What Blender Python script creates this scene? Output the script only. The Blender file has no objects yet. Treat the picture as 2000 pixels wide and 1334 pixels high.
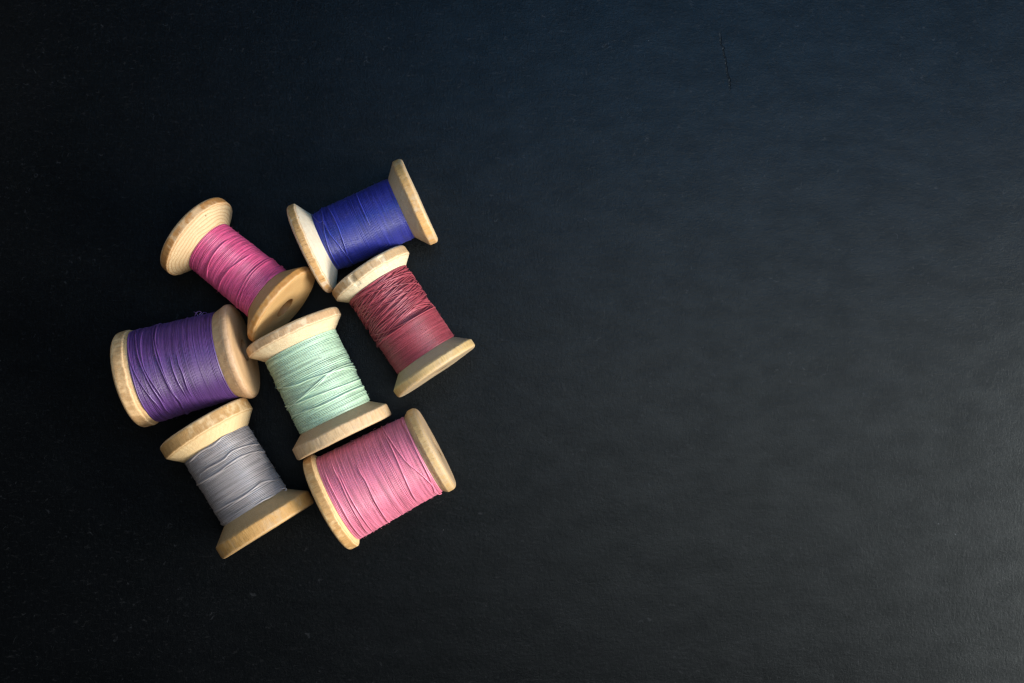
import bpy, math, random
from mathutils import Vector, Matrix, noise

# ------------------------------------------------------------------ camera, light, exposure
S = 0.0002                      # metres per table unit
H = 2150 * S                    # camera height above the paper
scene = bpy.context.scene
C = scene.collection

cam_d = bpy.data.cameras.new("camera")
cam = bpy.data.objects.new("camera", cam_d); C.objects.link(cam)
cam.location = (0, 0, H)
cam_d.sensor_width = 36
cam_d.lens = 36 * 2150 / 2000
cam_d.clip_start = 0.01; cam_d.clip_end = 20
cam_d.dof.use_dof = True
cam_d.dof.focus_distance = H - 0.028
cam_d.dof.aperture_fstop = 13
scene.camera = cam

world = bpy.data.worlds.new("World"); scene.world = world; world.use_nodes = True
bg = world.node_tree.nodes["Background"]
bg.inputs[0].default_value = (0.75, 0.85, 1.0, 1); bg.inputs[1].default_value = 0.03

def area(name, loc, target, sx, sy, power, col):
    l = bpy.data.lights.new(name, 'AREA'); l.shape = 'RECTANGLE'; l.size = sx; l.size_y = sy
    l.energy = power; l.color = col
    o = bpy.data.objects.new(name, l); C.objects.link(o); o.location = loc
    o.rotation_euler = (Vector(target) - Vector(loc)).to_track_quat('-Z', 'Y').to_euler()
    return o
area("window_light", (0.86, -0.25, 0.47), (-0.04, 0.0, 0.0), 0.52, 0.44, 24.0, (1.0, 0.97, 0.92))
area("added_sheen_panel", (0.23, -0.06, 0.62), (0.23, -0.06, 0.0), 0.50, 0.34, 2.5, (1.0, 0.975, 0.94))  # added overhead panel, gives the paper its broad sheen
area("sky_light", (0.30, 0.26, 0.62), (0.30, 0.26, 0.0), 0.80, 0.28, 3.2, (0.15, 0.50, 1.0))
area("added_fill_light", (-0.76, 0.28, 0.28), (-0.1, 0.0, 0.0), 0.4, 0.3, 0.6, (1.0, 0.92, 0.80))  # added warm fill, lifts the shaded sides from the left

scene.view_settings.view_transform = 'Standard'
scene.view_settings.look = 'None'
scene.view_settings.exposure = 0
scene.view_settings.gamma = 1
scene.view_settings.use_curve_mapping = False
scene.render.engine = 'CYCLES'
scene.cycles.max_bounces = 8
scene.cycles.filter_width = 1.35


FIT = {
    'magenta': [-600.199, 204.162, -0.668, 0.107, 230.829, 85.749, 86.269, 21.317, 16.479, 42.107, 40.662, 52.298, 55.334, 85.823],
    'blue': [-383.998, 169.841, 0.425, -0.022, 232.709, 88.835, 84.934, 17.94, 19.777, 35.477, 37.534, 59.019, 60.839, 89.46],
    'burgundy': [-271.4, 136.692, -0.975, 0.031, 234.916, 81.313, 87.367, 20.632, 18.328, 34.423, 36.812, 63.062, 63.893, 80.734],
    'purple': [-713.444, -73.157, 0.262, -0.004, 221.978, 92.18, 90.584, 27.963, 19.232, 32.007, 32.032, 88.337, 82.454, 92.787],
    'mint': [-411.688, 25.678, -1.115, 0.027, 228.657, 93.627, 96.471, 19.056, 24.962, 37.138, 40.707, 71.256, 71.655, 92.595],
    'grey': [-577.767, -150.79, -1.014, 0.022, 238.472, 90.758, 97.385, 27.376, 27.573, 48.145, 50.138, 66.236, 66.61, 92.401],
    'pink': [-346.522, -304.257, 0.48, -0.013, 232.571, 95.5, 85.0, 20.889, 21, 24.5, 28, 85.697, 78.5, 94.027],
}
STRANDS = {
    'magenta' : [[(153.2, -1.65), (155.1, -0.81), (155.4, -0.28), (158.5, 0.23), (161.2, 0.73), (162.1, 1.25)], [(158.0, -1.65), (158.7, -0.85), (159.4, -0.32), (163.4, 0.14), (167.2, 0.6), (170.1, 1.04)], [(176.0, -1.65), (183.7, -0.81), (188.6, -0.36), (192.9, 0.1), (193.1, 0.61), (190.1, 0.99)], [(127.9, -0.6), (124.4, -0.21), (120.5, 0.07), (118.6, 0.61), (117.8, 1.01)], [(78.9, -0.49), (79.8, -0.01), (82.8, 0.45), (87.6, 0.83)]],
    'blue' : [[(59.6, -1.39), (57.4, -0.6), (50.1, -0.16), (44.7, 0.35), (43.4, 0.79), (44.1, 1.15)], [(55.9, -0.52), (57.7, -0.03), (63.7, 0.38), (67.8, 0.89), (70.1, 1.35)], [(37.4, -1.39), (46.4, -0.61), (57.4, -0.49)], [(71.4, -1.08), (76.3, -0.43), (75.9, 0.03), (71.9, 0.56), (68.6, 0.95)], [(129.5, -1.02), (129.8, -0.44), (129.9, -0.08)]],
    'burgundy' : [[(52.0, 1.39), (76.2, 0.29), (92.1, -0.38), (98.7, -0.89), (100.9, -1.34)]],
    'purple' : [[(44.3, -1.23), (49.2, -0.78), (52.2, -0.42), (56.8, -0.08), (62.4, 0.29), (67.1, 0.61), (66.8, 0.94)], [(59.3, -1.11), (58.1, -0.74), (58.3, -0.35), (60.4, -0.07), (71.3, 0.49)], [(78.3, -1.35), (79.7, -0.87), (82.1, -0.56), (85.4, -0.17), (89.5, 0.15), (92.7, 0.54), (96.8, 0.87), (87.0, 1.58)], [(33.3, -1.14), (34.8, -0.75), (37.8, -0.32), (44.8, 0.1), (53.5, 0.5), (58.1, 0.75)], [(83.4, -1.47), (84.9, -0.95), (85.2, -0.63), (89.8, -0.2), (91.9, 0.2), (94.4, 0.6)], [(35.9, -0.19), (36.0, 0.07), (35.0, 0.36), (34.7, 0.65)], [(120.6, -0.02), (122.5, 0.21), (120.8, 0.57)], [(108.0, 0.03), (109.7, 0.37), (111.5, 0.61)]],
    'mint' : [[(91.7, 1.2), (103.4, 0.42), (106.5, -0.08), (111.1, -0.58), (116.5, -1.12), (123.5, -1.71)], [(110.1, -1.6), (109.0, -0.86), (111.3, -0.51), (121.9, 0.02), (129.4, 0.43), (135.2, 1.13)], [(117.0, -1.71), (112.7, -0.92), (113.3, -0.49), (124.8, 0.01), (131.8, 0.68), (134.2, 1.36)], [(143.4, -1.5), (143.0, -0.87), (140.6, -0.38), (137.3, 0.12), (134.9, 0.57), (128.3, 1.36)], [(158.2, -1.51), (156.9, -0.75), (158.3, -0.07), (154.4, 0.4), (151.2, 1.03)]],
    'grey' : [[(106.9, -1.54), (99.5, -0.99), (96.5, -0.59), (97.9, -0.24), (99.9, 0.08), (98.2, 0.64), (96.2, 1.15)], [(49.1, -0.52), (53.6, -0.18), (51.3, 0.19), (54.1, 0.62)], [(164.9, -1.28), (156.5, -0.79), (158.9, -0.45), (160.6, -0.06), (157.6, 0.41), (156.8, 0.96)], [(90.1, -1.46), (80.4, -0.58), (85.7, -0.2), (83.5, 0.3)], [(186.5, -0.75), (185.7, -0.6), (185.3, -0.52)]],
    'pink' : [[(157.9, -1.54), (163.2, -0.99), (169.4, -0.43), (175.4, -0.07), (184.0, 0.21), (191.8, 0.51), (195.3, 0.81), (192.2, 1.07)], [(159.1, -1.04), (162.4, -0.57), (161.6, -0.12), (158.4, 0.37), (155.9, 0.83)], [(93.1, -0.32), (95.3, -0.09), (93.2, 0.32), (92.4, 0.65), (90.5, 1.28)], [(35.2, -0.46), (36.4, -0.02), (35.4, 0.51), (35.5, 1.03)], [(58.2, -0.26), (58.1, 0.12), (58.8, 0.67), (57.8, 1.25)], [(198.5, -1.05), (200.9, -0.68), (200.3, -0.21), (199.5, 0.28), (197.3, 0.66), (193.0, 1.08)], [(52.4, -0.65), (54.3, -0.34), (52.7, 0.08), (50.8, 0.64), (49.5, 1.04)]],
}
# ------------------------------------------------------------------ node helpers
class NT:
    def __init__(s, name):
        s.m = bpy.data.materials.new(name); s.m.use_nodes = True
        s.t = s.m.node_tree; s.bsdf = s.t.nodes["Principled BSDF"]
    def n(s, kind, **kw):
        nd = s.t.nodes.new(kind)
        for k, v in kw.items(): setattr(nd, k, v)
        return nd
    def put(s, sock, v):
        if isinstance(v, bpy.types.NodeSocket): s.t.links.new(v, sock)
        else: sock.default_value = v
    def math(s, op, a, b=0.0, c=0.0, clamp=False):
        nd = s.n('ShaderNodeMath', operation=op, use_clamp=clamp)
        s.put(nd.inputs[0], a); s.put(nd.inputs[1], b); s.put(nd.inputs[2], c)
        return nd.outputs[0]
    def vmul(s, v, xyz):
        nd = s.n('ShaderNodeVectorMath', operation='MULTIPLY'); s.put(nd.inputs[0], v); s.put(nd.inputs[1], xyz)
        return nd.outputs[0]
    def vadd(s, v, xyz):
        nd = s.n('ShaderNodeVectorMath', operation='ADD'); s.put(nd.inputs[0], v); s.put(nd.inputs[1], xyz)
        return nd.outputs[0]
    def noise(s, v, scale, detail=3, rough=0.55, dist=0.0):
        nd = s.n('ShaderNodeTexNoise'); s.put(nd.inputs['Vector'], v)
        nd.inputs['Scale'].default_value = scale; nd.inputs['Detail'].default_value = detail
        nd.inputs['Roughness'].default_value = rough; nd.inputs['Distortion'].default_value = dist
        return nd.outputs[0]
    def ramp(s, v, a, b, lo=0.0, hi=1.0, smooth=True):
        nd = s.n('ShaderNodeMapRange', interpolation_type='SMOOTHSTEP' if smooth else 'LINEAR')
        s.put(nd.inputs[0], v)
        for i, x in enumerate((a, b, lo, hi)): nd.inputs[1 + i].default_value = x
        return nd.outputs[0]
    def mix(s, f, a, b, mode='MIX'):
        nd = s.n('ShaderNodeMix', data_type='RGBA', blend_type=mode)
        s.put(nd.inputs[0], f); s.put(nd.inputs[6], a); s.put(nd.inputs[7], b)
        return nd.outputs[2]
    def bump(s, h, strength, dist, prev=None):
        nd = s.n('ShaderNodeBump'); nd.inputs['Strength'].default_value = strength
        nd.inputs['Distance'].default_value = dist; s.put(nd.inputs['Height'], h)
        if prev: s.put(nd.inputs['Normal'], prev)
        return nd.outputs[0]
    def coord(s): return s.n('ShaderNodeTexCoord').outputs['Object']

def rgb(c): return (c[0], c[1], c[2], 1.0)
def srgb(r, g, b):
    f = lambda x: x / 12.92 if x <= 0.04045 else ((x + 0.055) / 1.055) ** 2.4
    return (f(r / 255), f(g / 255), f(b / 255))

# ------------------------------------------------------------------ materials
def wood_material(seed, R, rim, cone, rings=0.25, hatch=0.5, rough=0.5, pith=0.03, ringf=560):
    """turned birch: object Z runs along the grain and the spool's axis"""
    rim = (rim[0] * 0.90, rim[1] * 0.86, rim[2] * 0.72)
    cone = (cone[0] * 0.93, cone[1] * 0.91, cone[2] * 0.84)
    k = NT("turned_wood")
    co = k.vadd(k.coord(), (seed * 0.31, seed * 0.17, seed * 0.07))
    raw = k.coord()
    sep = k.n('ShaderNodeSeparateXYZ'); k.put(sep.inputs[0], raw)
    x, y, z = sep.outputs
    r = k.math('SQRT', k.math('ADD', k.math('MULTIPLY', x, x), k.math('MULTIPLY', y, y)))
    wob = k.noise(co, 350, 2)
    edge = k.math('ADD', r, k.math('MULTIPLY', k.math('SUBTRACT', wob, 0.5), 0.0006))
    rimmask = k.ramp(edge, (R - 5) * S, (R - 1.2) * S)
    streak = k.noise(k.vmul(co, (1, 1, 0.14)), 2400, 4, 0.7)
    fine = k.noise(k.vmul(co, (1, 1, 0.25)), 3800, 3, 0.6)
    blotch = k.noise(co, 130, 3, 0.5)
    ca, sa = math.cos(seed * 1.7), math.sin(seed * 1.7)
    px = k.math('SUBTRACT', x, ca * pith); py = k.math('SUBTRACT', y, sa * pith)
    lin = k.math('SQRT', k.math('ADD', k.math('MULTIPLY', px, px), k.math('MULTIPLY', py, py)))
    lin = k.math('ADD', lin, k.math('MULTIPLY', k.noise(k.vmul(co, (1, 1, 0.3)), 60, 2), 0.006))
    ring = k.math('FRACT', k.math('MULTIPLY', lin, ringf))
    ring = k.ramp(ring, 0.55, 0.98)
    col = k.mix(rimmask, rgb(cone), rgb(rim))
    dark = (rim[0] * 0.46, rim[1] * 0.38, rim[2] * 0.30)
    col = k.mix(k.math('MULTIPLY', k.ramp(streak, 0.50, 0.70), k.math('MULTIPLY_ADD', rimmask, hatch * 1.0, 0.16)), col, rgb(dark))
    col = k.mix(k.math('MULTIPLY', ring, rings), col, rgb((rim[0] * 0.75, rim[1] * 0.62, rim[2] * 0.5)))
    col = k.mix(k.math('MULTIPLY', k.ramp(blotch, 0.42, 0.8), 0.18), col, rgb((rim[0] * 0.78, rim[1] * 0.64, rim[2] * 0.46)))
    col = k.mix(k.math('MULTIPLY', k.ramp(fine, 0.45, 0.30), 0.25), col, rgb((min(1, cone[0] * 1.12), min(1, cone[1] * 1.12), min(1, cone[2] * 1.12))))
    edgeline = k.math('MULTIPLY', k.ramp(edge, (R - 2.6) * S, (R - 1.4) * S), k.ramp(edge, (R + 0.1) * S, (R - 0.9) * S))
    col = k.mix(k.math('MULTIPLY', edgeline, 0.5), col, rgb([min(0.85, v * 1.15 + 0.05) for v in cone]))
    bore_shade = k.ramp(r, 21.7 * S, 20.5 * S)  # shade inside the hole, painted into the wood colour
    col = k.mix(k.math('MULTIPLY', bore_shade, 0.78), col, rgb(dark))
    # lathe marks: faint rings round the axis
    cx = k.n('ShaderNodeCombineXYZ'); k.put(cx.inputs[0], k.math('ADD', r, seed * 0.01)); k.put(cx.inputs[1], z)
    turn = k.noise(cx.outputs[0], 2600, 2, 0.6)
    col = k.mix(k.math('MULTIPLY', k.ramp(turn, 0.50, 0.72), 0.14), col, rgb(dark))
    # pores, nicks and dark specks
    vo = k.n('ShaderNodeTexVoronoi'); k.put(vo.inputs['Vector'], k.vmul(co, (1, 1, 0.6))); vo.inputs['Scale'].default_value = 330
    spot = k.math('MULTIPLY', k.ramp(vo.outputs['Distance'], 0.13, 0.05), k.ramp(k.noise(co, 160, 1), 0.56, 0.66))
    col = k.mix(k.math('MULTIPLY', spot, 0.75), col, rgb((0.10, 0.055, 0.025)))
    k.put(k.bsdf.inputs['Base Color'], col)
    k.put(k.bsdf.inputs['Roughness'], k.ramp(streak, 0.3, 0.7, rough - 0.06, rough + 0.14))
    k.bsdf.inputs['Specular IOR Level'].default_value = 0.4
    k.bsdf.inputs['Subsurface Weight'].default_value = 0.06
    k.bsdf.inputs['Subsurface Radius'].default_value = (1.0, 0.6, 0.3)
    k.bsdf.inputs['Subsurface Scale'].default_value = 0.0008
    b = k.bump(streak, 0.8, 0.00022)
    b = k.bump(turn, 0.30, 0.00010, b)
    b = k.bump(k.math('MULTIPLY', spot, -1.0), 0.7, 0.0002, b)
    k.put(k.bsdf.inputs['Normal'], b)
    return k.m

def thread_material(seed, col, rough=0.36, sheen=0.10, spec=0.7, dusty=0.12):
    k = NT("cotton_thread")
    co = k.vadd(k.coord(), (seed * 0.23, seed * 0.41, 0))
    sp = k.n('ShaderNodeSeparateXYZ'); k.put(sp.inputs[0], k.coord())
    ang = k.math('MULTIPLY', k.math('ARCTAN2', sp.outputs[1], sp.outputs[0]), 0.9)
    cv = k.n('ShaderNodeCombineXYZ'); k.put(cv.inputs[0], ang); k.put(cv.inputs[1], k.math('MULTIPLY', sp.outputs[2], 2300)); cv.inputs[2].default_value = seed * 3.1
    v1 = k.noise(cv.outputs[0], 1.0, 4, 0.7)
    v2 = k.noise(co, 2600, 2, 0.7)
    c = k.mix(k.math('MULTIPLY', k.ramp(v1, 0.40, 0.66), 0.85), rgb([min(.9, x * 1.2 + 0.01) for x in col]), rgb([x * 0.55 for x in col]))
    pale = [x + (0.75 - x) * 0.28 for x in col]
    c = k.mix(k.math('MULTIPLY', k.ramp(v2, 0.55, 0.8), 0.35), c, rgb(pale))
    lint = k.math('MULTIPLY', k.ramp(k.noise(k.vmul(co, (1, 1, 0.7)), 900, 3, 0.8, 1.5), 0.69, 0.78), dusty * 2)
    c = k.mix(lint, c, rgb([x + (0.7 - x) * 0.5 for x in col]))
    k.put(k.bsdf.inputs['Base Color'], c)
    k.put(k.bsdf.inputs['Roughness'], k.ramp(v2, 0.3, 0.7, rough - 0.05, rough + 0.1))
    k.bsdf.inputs['Specular IOR Level'].default_value = spec
    k.bsdf.inputs['Sheen Weight'].default_value = sheen
    k.bsdf.inputs['Sheen Roughness'].default_value = 0.4
    k.put(k.bsdf.inputs['Sheen Tint'], rgb([min(1, x * 1.5 + 0.2) for x in col]))
    k.put(k.bsdf.inputs['Normal'], k.bump(v2, 0.12, 0.00005))
    return k.m

def paper_material():
    k = NT("black_paper")
    co = k.coord()
    grain = k.noise(co, 1500, 4, 0.7)
    fibre = k.noise(k.vmul(co, (1, 2.6, 1)), 420, 5, 0.65, 0.8)
    fibre2 = k.noise(k.vmul(co, (2.6, 1, 1)), 420, 5, 0.65, 0.8)
    cloud = k.noise(co, 22, 4, 0.6)
    wave = k.noise(k.vmul(co, (0.6, 1.5, 1)), 45, 3, 0.5)
    mott = k.noise(co, 190, 3, 0.6)
    base = k.mix(k.ramp(cloud, 0.3, 0.7), rgb((0.0006, 0.0008, 0.0010)), rgb((0.0011, 0.0013, 0.0016)))
    base = k.mix(k.math('MULTIPLY', k.ramp(fibre, 0.55, 0.78), 0.5), base, rgb((0.016, 0.016, 0.0165)))
    base = k.mix(k.math('MULTIPLY', k.ramp(grain, 0.45, 0.2), 0.5), base, rgb((0.002, 0.002, 0.002)))
    # pale hair-thin fibres caught in the paper
    def hairs(off, sc, thr):
        c2 = k.vadd(co, off)
        w = k.n('ShaderNodeTexNoise'); k.put(w.inputs['Vector'], c2); w.inputs['Scale'].default_value = sc
        w.inputs['Detail'].default_value = 1.5; w.inputs['Distortion'].default_value = 1.2
        line = k.math('ABSOLUTE', k.math('SUBTRACT', w.outputs[0], 0.5))
        line = k.ramp(line, 0.012, 0.002)
        gate = k.ramp(k.noise(c2, sc * 1.7, 1), thr, thr + 0.05)
        return k.math('MULTIPLY', line, gate)
    h1 = hairs((1.3, 0.2, 0), 130, 0.635)
    h2 = hairs((4.1, 2.2, 0), 210, 0.64)
    hair = k.math('MAXIMUM', h1, h2)
    base = k.mix(k.math('MULTIPLY', hair, 0.2), base, rgb((0.045, 0.047, 0.05)))
    # dust specks
    vo = k.n('ShaderNodeTexVoronoi'); k.put(vo.inputs['Vector'], co); vo.inputs['Scale'].default_value = 150
    sc = k.n('ShaderNodeSeparateColor'); k.put(sc.inputs[0], vo.outputs['Color'])
    sp = k.math('MULTIPLY', k.ramp(vo.outputs['Distance'], 0.040, 0.018), k.math('GREATER_THAN', sc.outputs[0], 0.97))
    base = k.mix(k.math('MULTIPLY', sp, 0.5), base, rgb((0.14, 0.145, 0.15)))
    # the creases
    sep = k.n('ShaderNodeSeparateXYZ'); k.put(sep.inputs[0], co)
    x, y, _ = sep.outputs
    jag = k.math('MULTIPLY', k.math('SUBTRACT', k.noise(k.vmul(co, (0.0, 1, 1)), 260, 3, 0.6), 0.5), 0.0040)
    def crease(x0, y0, slope, half, width, curve=0.0):
        dy = k.math('SUBTRACT', y, y0)
        cx = k.math('ADD', k.math('MULTIPLY_ADD', dy, slope, x0), jag)
        cx = k.math('ADD', cx, k.math('MULTIPLY', k.math('MULTIPLY', dy, dy), curve))
        d = k.math('ABSOLUTE', k.math('SUBTRACT', x, cx))
        m = k.ramp(d, width, width * 0.15)
        return k.math('MULTIPLY', m, k.ramp(k.math('ABSOLUTE', dy), half, half * 0.55))
    U = S
    cr = crease(417 * U, 547 * U, -0.19, 66 * U, 0.00042)
    cr2 = crease(441 * U, 50 * U, 0.20, 42 * U, 0.00035, -4)
    soft = cr2
    base = k.mix(k.math('MULTIPLY', cr, 0.25), base, rgb((0.002, 0.002, 0.002)))
    k.put(k.bsdf.inputs['Base Color'], base)
    k.put(k.bsdf.inputs['Roughness'], k.ramp(fibre2, 0.3, 0.75, 0.36, 0.44))
    patch = k.noise(k.vmul(co, (0.7, 1.3, 1)), 85, 6, 0.68)
    k.put(k.bsdf.inputs['Specular IOR Level'], k.ramp(patch, 0.3, 0.7, 0.112, 0.148))
    k.bsdf.inputs['Specular Tint'].default_value = (0.84, 0.96, 1.0, 1)
    b = k.bump(wave, 0.05, 0.004)
    b = k.bump(mott, 0.03, 0.0015, b)
    b = k.bump(k.math('ADD', fibre, fibre2), 0.42, 0.00018, b)
    b = k.bump(grain, 0.45, 0.00012, b)
    b = k.bump(k.math('MULTIPLY', cr, -1.0), 0.35, 0.0006, b)
    b = k.bump(soft, 0.07, 0.0003, b)
    k.put(k.bsdf.inputs['Normal'], b)
    return k.m

# ------------------------------------------------------------------ mesh helpers
def mesh_obj(name, verts, faces, mat, parent=None, smooth=True):
    me = bpy.data.meshes.new(name)
    me.from_pydata(verts, [], faces); me.update()
    if smooth: me.polygons.foreach_set('use_smooth', [True] * len(me.polygons))
    me.materials.append(mat)
    o = bpy.data.objects.new(name, me); C.objects.link(o)
    if parent: o.parent = parent
    return o

def arc(cx, cy, r, a0, a1, n):
    return [(cx + r * math.cos(math.radians(a0 + (a1 - a0) * i / n)), cy + r * math.sin(math.radians(a0 + (a1 - a0) * i / n))) for i in range(n + 1)]

def flange_mesh(R, t, c, w, ro, ri, half, seed, flip_len=None, hole=20.5, dents=()):
    """closed lathe solid, u = distance from the outer face. flip_len mirrors it to the far end."""
    rc = 34
    prof = [(hole, half), (hole, 30), (hole, 12), (hole, 1.6), (hole + 0.3, 0.9), (hole + 1.0, 0.5)]
    for f in (0.4, 0.6, 0.8): prof.append((hole + 2.5 + (R - ro - hole - 2.5) * f, 0.5 - 0.5 * f + 0.6 * math.sin(f * 9)*0.3))
    prof += [(R - ro + ro * math.sin(math.radians(a)), ro - ro * math.cos(math.radians(a))) for a in range(0, 91, 15)]
    n = 5
    for i in range(1, n): prof.append((R, ro + (t - ri - ro) * i / n))
    sl = max(0.12, (c - t) / max(1.0, R - w))
    th = math.degrees(math.atan2(1, sl))       # the cone's angle from the axis
    # rounded inner shoulder
    steps = 5
    for i in range(steps + 1):
        a = math.radians(th * i / steps) if False else math.radians((90 - math.degrees(math.atan(sl))) * i / steps)
        prof.append((R - ri + ri * math.cos(a), t - ri + ri * math.sin(a)))
    r0, u0 = prof[-1]
    for i in range(1, 9):
        f = i / 8
        prof.append((r0 + (w - r0) * f, u0 + (c - u0) * f))
    prof.append((w - 8, c + 8 * max(sl, .45)))
    uc = c + (w - rc) * max(sl, 0.45)
    prof += [(rc + 2, uc - 1), (rc, uc + 2), (rc, half)]
    N = 320
    V, F = [], []
    rnd = random.Random(seed)
    ox = rnd.random() * 50
    for j, (r, u) in enumerate(prof):
        for i in range(N):
            a = 2 * math.pi * i / N
            x, y = r * math.cos(a), r * math.sin(a)
            rr, uu = r, u
            if r > hole + 5 and u < c:
                nz = noise.noise(Vector((x * 0.02 + ox, y * 0.02, u * 0.02 + seed)))
                nf = noise.noise(Vector((x * 0.16 + ox, y * 0.16, u * 0.06 + seed)))
                k = min(1, max(0, (r - R * 0.75) / (R * 0.2)))
                rr += (nz * 0.9 + nf * 0.45) * k
                uu += nf * 0.35 * k + 0.8 * nz * k
                for (da, dw, dd, u_a, u_b) in dents:
                    d = abs((a - da + math.pi) % (2 * math.pi) - math.pi)
                    if d < dw and r > R - 9 and u_a < u < u_b:
                        e = 1 - (d / dw) ** 6
                        rr -= dd * e * (0.8 + 0.5 * nf)
            if flip_len is not None: uu = flip_len - uu
            V.append((rr * math.cos(a) * S, rr * math.sin(a) * S, uu * S))
    M = len(prof)
    for j in range(M):
        j2 = (j + 1) % M
        for i in range(N):
            i2 = (i + 1) % N
            q = (j * N + i, j * N + i2, j2 * N + i2, j2 * N + i)
            F.append(q if flip_len is None else q[::-1])
    return V, F

def tube(V, F, pts, rad, sides=6, cap=True, radial=False):
    """sweep a round strand along pts (list of Vector); rad is a number or a list"""
    n = len(pts); base = len(V)
    up = None
    for i, p in enumerate(pts):
        t = (pts[min(n - 1, i + 1)] - pts[max(0, i - 1)])
        if t.length < 1e-12: t = Vector((0, 0, 1))
        t.normalize()
        if radial:
            up = Vector((p.x, p.y, 0))
        elif up is None:
            up = t.orthogonal().normalized()
        up = (up - t * up.dot(t)).normalized()
        bi = t.cross(up)
        rr = rad[i] if isinstance(rad, list) else rad
        for s in range(sides):
            a = 2 * math.pi * s / sides
            V.append(tuple(p + (up * math.cos(a) + bi * math.sin(a)) * rr))
    for i in range(n - 1):
        for s in range(sides):
            s2 = (s + 1) % sides
            F.append((base + i * sides + s, base + i * sides + s2, base + (i + 1) * sides + s2, base + (i + 1) * sides + s))
    if cap:
        F.append(tuple(base + s for s in range(sides))[::-1])
        F.append(tuple(base + (n - 1) * sides + s for s in range(sides)))

def smooth_path(pts, per=10):
    out = []
    n = len(pts)
    for i in range(n - 1):
        p0, p1, p2, p3 = pts[max(0, i - 1)], pts[i], pts[i + 1], pts[min(n - 1, i + 2)]
        for k in range(per):
            t = k / per
            out.append(tuple(0.5 * ((2 * b) + (-a + c) * t + (2 * a - 5 * b + 4 * c - d) * t * t + (-a + 3 * b - 3 * c + d) * t ** 3)
                             for a, b, c, d in zip(p0, p1, p2, p3)))
    out.append(tuple(pts[-1]))
    return out

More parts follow.
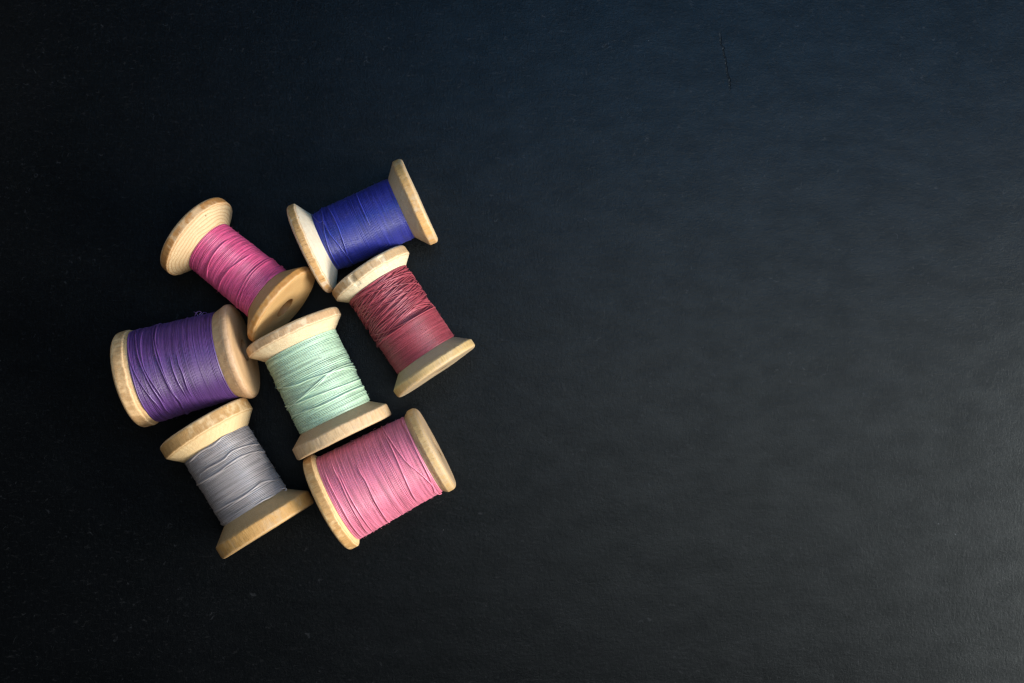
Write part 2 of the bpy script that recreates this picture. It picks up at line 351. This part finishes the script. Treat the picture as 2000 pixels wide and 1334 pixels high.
def winding_mesh(u0, u1, wprof, pitch, seed, strands, strand_r, jit, extra=None, fuzz=60, loosest=0.0):
    """the thread: a packed core of thread, the outer layer as one real helical strand,
    and the loops that were wound across it. wprof(u) = radius of the layer's crest."""
    rnd = random.Random(seed)
    V, F = [], []
    cyl = lambda r, a, u: Vector((r * math.cos(a) * S, r * math.sin(a) * S, u * S))
    pr = pitch * 0.50
    # the packed thread below the outer layer
    N = 96; nz = 40
    base0 = len(V)
    for j in range(nz + 1):
        u = u0 + (u1 - u0) * j / nz
        for i in range(N):
            V.append(tuple(cyl(wprof(u) - pr * 1.25, 2 * math.pi * i / N, u)))
    for j in range(nz):
        for i in range(N):
            i2 = (i + 1) % N
            F.append((base0 + j * N + i, base0 + j * N + i2, base0 + (j + 1) * N + i2, base0 + (j + 1) * N + i))
    for u, rng, rev in ((u0, 0, True), (u1, nz, False)):
        b = len(V)
        for i in range(N): V.append(tuple(cyl(34.5, 2 * math.pi * i / N, u + (4 if u == u0 else -4))))
        for i in range(N):
            i2 = (i + 1) % N
            q = (base0 + rng * N + i, base0 + rng * N + i2, b + i2, b + i)
            F.append(q[::-1] if rev else q)
    # outer layer
    turns = []
    u = u0 + pr * 0.6
    while u < u1 - pr * 0.6:
        turns.append(u)
        g = pitch * (1 + rnd.gauss(0, jit * 0.35))
        if rnd.random() < jit * 0.22: g += pitch * rnd.uniform(0.3, 0.9)
        u += max(pitch * 0.75, g)
    seg = 96
    pts, rads = [], []
    offs = [(rnd.gauss(0, 0.10) + (rnd.uniform(0.25, 0.7) if rnd.random() < 0.08 else 0) - (rnd.uniform(0.2, 0.5) if rnd.random() < 0.04 else 0)) * pitch for _ in turns]
    tilt = [(rnd.gauss(0, 1) * jit * pitch * 0.18, rnd.random() * 6.28) for _ in turns]
    for t in range(len(turns) - 1):
        for i in range(seg):
            f = i / seg; a = 2 * math.pi * f - math.pi
            uu = turns[t] + (turns[t + 1] - turns[t]) * f
            o = offs[t] + (offs[t + 1] - offs[t]) * f
            ta, tb = tilt[t], tilt[t + 1]
            uu += (ta[0] * math.sin(a + ta[1])) * (1 - f) + (tb[0] * math.sin(a + tb[1])) * f
            nzv = noise.noise(Vector((math.cos(a) * 1.4 + seed, math.sin(a) * 1.4, uu * 0.028)))
            nzf = noise.noise(Vector((math.cos(a) * 0.5 + seed, math.sin(a) * 0.5, uu * 1.1)))
            r = wprof(uu) - pr * 0.55 + o + nzv * 0.6 * (0.3 + jit) + nzf * (0.10 + 0.30 * jit) * pitch
            pts.append(cyl(r, a, uu)); rads.append(pr * S * (1 + 0.10 * nzf))
    tube(V, F, pts, rads, 6, True, True)
    # loops lying across the layer
    def loop(ctrl, lift, rad):
        ctrl = list(ctrl)
        d = 1 if ctrl[-1][1] > ctrl[0][1] else -1
        ctrl = [(ctrl[0][0], ctrl[0][1] - d * 0.45, 0)] + [(a, b, 1) for a, b in ctrl] + [(ctrl[-1][0], ctrl[-1][1] + d * 0.45, 0)]
        sp = smooth_path(ctrl, 12)
        P = []
        for (uu, a, l) in sp:
            uu = min(u1 - rad * .5, max(u0 + rad * .5, uu))
            wob = noise.noise(Vector((uu * 0.1 + seed, a * 2, seed * 1.3))) * 0.35
            P.append(cyl(wprof(uu) + (lift + wob) * max(0, min(1, l)) - (1 - max(0, min(1, l))) * rad * 2.2, a, uu))
        tube(V, F, P, rad * S, 6)
    for st in strands: loop(st, strand_r * 0.8, strand_r)
    for (st, lift, rad) in (extra or []): loop(st, lift, rad)
    # short fibres standing off the thread
    for _ in range(int(fuzz * 1.6)):
        a = rnd.uniform(-math.pi, math.pi); u = rnd.uniform(u0 + 2, u1 - 2)
        r = wprof(u); L = rnd.uniform(2, 9)
        da, du = rnd.gauss(0, 1), rnd.gauss(0, 1)
        P = []
        for i in range(6):
            f = i / 5
            P.append(cyl(r - 0.5 + L * math.sin(f * 1.8) * 0.5, a + da * f * L * 0.6 / r, u + du * f * L * 0.5))
        tube(V, F, P, [0.30 * S * (1 - 0.6 * i / 5) for i in range(6)], 3)
    return V, F

# ------------------------------------------------------------------ one spool
def resting(n):
    """centre of face A, axis, in table units; all but the tilted spool lie on both rims"""
    x, y, az, ti, L, RA, RB, tA, tB, cA, cB, wA, wB, z = FIT[n]
    if n not in SPEC or SPEC[n].get('free') is None:
        ti = math.asin((RB - RA) / (L - (tA + tB) * 0.5))
        z = RA * math.cos(ti) - 0.5 * tA * math.sin(ti) + 0.8
    else:
        dx, dy, dz, dt, daz = SPEC[n]['free']
        x += dx; y += dy; ti += dt; az += daz
        z = RA * math.cos(ti) - 0.5 * tA * math.sin(ti) + 0.8 + dz
    return x, y, z, az, ti

def make_spool(n):
    sp = SPEC[n]
    _, _, _, _, L, RA, RB, tA, tB, cA, cB, wA, wB, _ = FIT[n]
    x, y, z, az, ti = resting(n)
    a = Vector((math.cos(az) * math.cos(ti), math.sin(az) * math.cos(ti), math.sin(ti)))
    Yv = a.cross(Vector((0, 0, 1))).normalized(); Xv = Yv.cross(a)
    M = Matrix(((Xv.x, Yv.x, a.x, x * S), (Xv.y, Yv.y, a.y, y * S), (Xv.z, Yv.z, a.z, z * S), (0, 0, 0, 1)))
    mid = Vector((x, y, z)) + a * (L / 2)
    root = bpy.data.objects.new("thread_spool", None); C.objects.link(root)
    root.empty_display_size = 0.01
    root.location = (mid.x * S, mid.y * S, 0.0); root.rotation_euler = (0, 0, az)
    root['label'] = sp['label']; root['category'] = 'thread spool'; root['group'] = 'wooden spools of sewing thread heaped on black paper'
    RM = Matrix.Translation(root.location) @ Matrix.Rotation(az, 4, 'Z')
    loc = RM.inverted() @ M
    half = L / 2
    for end in (0, 1):
        R, t, c, w = (RA, tA, cA, wA) if end == 0 else (RB, tB, cB, wB)
        c = max(c, t + 1.5)
        wd = sp['wood'][end]
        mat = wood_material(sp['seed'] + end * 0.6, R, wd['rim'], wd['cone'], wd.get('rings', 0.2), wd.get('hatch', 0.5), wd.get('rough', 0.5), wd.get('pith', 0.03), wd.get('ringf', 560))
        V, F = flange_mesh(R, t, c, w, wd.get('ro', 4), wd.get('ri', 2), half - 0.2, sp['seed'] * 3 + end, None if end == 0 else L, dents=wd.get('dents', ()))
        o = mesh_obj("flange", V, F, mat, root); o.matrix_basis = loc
    bump = sp.get('prof')
    def wprof(u):
        f = min(1, max(0, (u - cA) / (L - cB - cA)))
        r = wA + (wB - wA) * f
        if bump:
            for (f0, f1, d0, d1) in bump:
                if f0 <= f <= f1: r += d0 + (d1 - d0) * (f - f0) / (f1 - f0)
        return r
    tm = thread_material(sp['seed'], sp['col'], **sp.get('tm', {}))
    V, F = winding_mesh(max(cA, tA + 1.5) + 0.3, L - max(cB, tB + 1.5) - 0.3, wprof, sp['pitch'], sp['seed'], STRANDS[n], sp.get('sr', max(1.35, sp['pitch'] * 0.6)),
                        sp.get('jit', 0.5), sp['extra']() if 'extra' in sp else None, sp.get('fuzz', 60))
    o = mesh_obj("thread", V, F, tm, root); o.matrix_basis = loc
    if 'tail' in sp:
        V, F = [], []
        for path, rad in sp['tail']:
            P = []
            for (u, an, h) in smooth_path(path, 10):
                r = wprof(u) + h
                P.append(Vector((r * math.cos(an) * S, r * math.sin(an) * S, u * S)))
            tube(V, F, P, rad * S, 6)
        o = mesh_obj("loose_thread_end", V, F, tm, root); o.matrix_basis = loc
    return root

def messy(n, count, f0, f1, slope, rad, seed):
    """criss-crossed loops over part of the winding"""
    def make():
        rnd = random.Random(seed)
        _, _, _, _, L, RA, RB, tA, tB, cA, cB, wA, wB, _ = FIT[n]
        u0, u1 = cA + 2, L - cB - 2
        out = []
        for i in range(count):
            f = f0 + (f1 - f0) * (i + rnd.random()) / count
            uc = u0 + (u1 - u0) * f
            s = rnd.choice((-1, 1, 1, 1)) * slope * rnd.uniform(0.15, 1.0)
            ph = rnd.uniform(-1.5, 1.5); ext = rnd.uniform(1.2, 2.6)
            lo, hi = u0 + (u1 - u0) * f0, u0 + (u1 - u0) * f1
            pts = []
            for k in range(7):
                q = ph + ext * (k / 6 - 0.5) * 2
                pts.append((min(hi, max(lo, uc + s * (q - ph) + rnd.gauss(0, 0.8))), q))
            out.append((pts, rnd.uniform(0.0, 3.6), rad * rnd.uniform(0.85, 1.1)))
        return out
    return make

pale = lambda r, g, b: srgb(r, g, b)
W1 = dict(rim=srgb(186, 138, 90), cone=srgb(222, 190, 145))
SPEC = {
 'magenta': dict(seed=1, label='magenta thread spool tipped up, end hole showing, above the purple one',
    free=(0, 0, 0, 0, 0), col=srgb(200, 76, 118), pitch=2.0, jit=0.45, fuzz=70,
    wood=[dict(rim=srgb(180, 130, 80), cone=srgb(208, 180, 140), rings=0.5, ringf=900, pith=0.0012, ro=8, ri=4, hatch=.15),
          dict(rim=srgb(186, 134, 76), cone=srgb(186, 152, 104), rings=0.15, ro=6, ri=4, hatch=.15)]),  # end B face and cone darkened: shade painted into the wood
 'blue': dict(seed=2, label='royal blue thread spool lying at the top of the heap, between magenta and burgundy',
    col=srgb(27, 34, 122), pitch=1.8, jit=0.35, fuzz=50, prof=[(0, 0.12, -3.5, -1.0), (0.93, 1.0, 0, -1.5)],
    wood=[dict(rim=srgb(195, 153, 103), cone=srgb(208, 196, 176), rings=0.1, ro=7, ri=4, hatch=1.0),
          dict(rim=srgb(202, 160, 106), cone=srgb(176, 160, 136), rings=0.1, ro=7, ri=4, hatch=.45)]),  # end B cone greyer, its shaded side put into the colour
 'burgundy': dict(seed=3, label='burgundy thread spool with untidy criss-crossed strands and two chips in its upper rim',
    tm=dict(rough=0.42, spec=0.55, sheen=0.1), col=srgb(136, 50, 60), pitch=1.9, jit=0.35, fuzz=160, prof=[(0, 0.56, -2.6, -2.6), (0.56, 0.60, -2.6, 0)],
    extra=messy('burgundy', 105, 0.0, 0.60, 20, 1.12, 5),
    wood=[dict(rim=srgb(190, 160, 126), cone=srgb(210, 196, 168), rings=0.1, ro=6, ri=4, hatch=.4,
               dents=((0.345, 0.085, 2.8, 5, 40), (-0.475, 0.07, 2.8, 5, 40))),
          dict(rim=srgb(195, 166, 120), cone=srgb(160, 144, 120), rings=0.15, ro=6, ri=4, hatch=.35)]),  # cone colour at end B includes painted shade
 'purple': dict(seed=4, label='full purple thread spool at the left edge of the heap, thread tuft sticking up',
    col=srgb(80, 44, 102), pitch=1.7, jit=0.25, fuzz=120, sr=1.6,
    tail=[([(150, -1.45, 0), (152, -1.5, 5), (158, -1.52, 8), (163, -1.48, 5), (158, -1.46, 2)], 0.7),
          ([(156, -1.45, 0), (153, -1.47, 7), (149, -1.52, 9)], 0.6), ([(160, -1.5, 0), (166, -1.55, 4), (170, -1.6, 2)], 0.6)],
    wood=[dict(rim=srgb(190, 153, 113), cone=srgb(225, 188, 138), rings=0.1, ro=9, ri=6, hatch=.2),
          dict(rim=srgb(186, 150, 120), cone=srgb(186, 152, 114), rings=0.1, ro=10, ri=8, hatch=.4)]),  # end B face darker, painted as the shaded side
 'mint': dict(seed=5, label='pale mint green thread spool in the middle of the heap',
    col=srgb(166, 190, 160), pitch=2.1, jit=0.28, fuzz=60, sr=1.6,
    wood=[dict(rim=srgb(190, 156, 123), cone=srgb(214, 194, 160), rings=0.1, ro=7, ri=4, hatch=.35),
          dict(rim=srgb(202, 172, 138), cone=srgb(172, 148, 118), rings=0.45, ringf=900, ro=5, ri=4, hatch=.25)]),  # darker cone at end B stands in for shade
 'grey': dict(seed=6, label='silver grey thread spool at the lower left of the heap',
    col=srgb(136, 128, 125), pitch=2.5, jit=0.42, fuzz=60, sr=1.8, tm=dict(rough=0.33, spec=0.7, sheen=0.05),
    tail=[([(184, -1.3, 0), (186, -1.38, 4), (190, -1.42, 4), (190, -1.36, 1)], 1.3)],
    wood=[dict(rim=srgb(182, 143, 96), cone=srgb(214, 186, 142), rings=0.1, ro=6, ri=4, hatch=.2),
          dict(rim=srgb(190, 148, 93), cone=srgb(164, 138, 102), rings=0.1, ro=6, ri=4, hatch=.2)]),  # end B cone painted darker as the side away from the window
 'pink': dict(seed=7, label='full rose pink thread spool at the bottom right of the heap, below the mint one',
    col=srgb(200, 110, 132), pitch=1.8, jit=0.28, fuzz=130, sr=1.45,
    tail=[([(194, 1.2, 0.5), (196, 1.45, 2), (199, 1.6, 3), (196, 1.75, 1)], 1.2)],
    wood=[dict(rim=srgb(188, 148, 100), cone=srgb(220, 190, 140), rings=0.1, ro=7, ri=4, hatch=.45),
          dict(rim=srgb(196, 164, 120), cone=srgb(160, 138, 112), rings=0.1, ro=11, ri=3, hatch=.45)]),  # shade painted into the end B cone colour
}

# ------------------------------------------------------------------ the paper
paper = paper_material()
T = 0.9
V = [(-T, -T, 0), (T, -T, 0), (T, T, 0), (-T, T, 0), (-T, -T, -0.01), (T, -T, -0.01), (T, T, -0.01), (-T, T, -0.01)]
F = [(0, 1, 2, 3), (7, 6, 5, 4), (0, 4, 5, 1), (1, 5, 6, 2), (2, 6, 7, 3), (3, 7, 4, 0)]
surf = mesh_obj("tabletop", V, F, paper, None, False)
surf['kind'] = 'structure'

ROOTS = {n: make_spool(n) for n in ('magenta', 'blue', 'burgundy', 'purple', 'mint', 'grey', 'pink')}
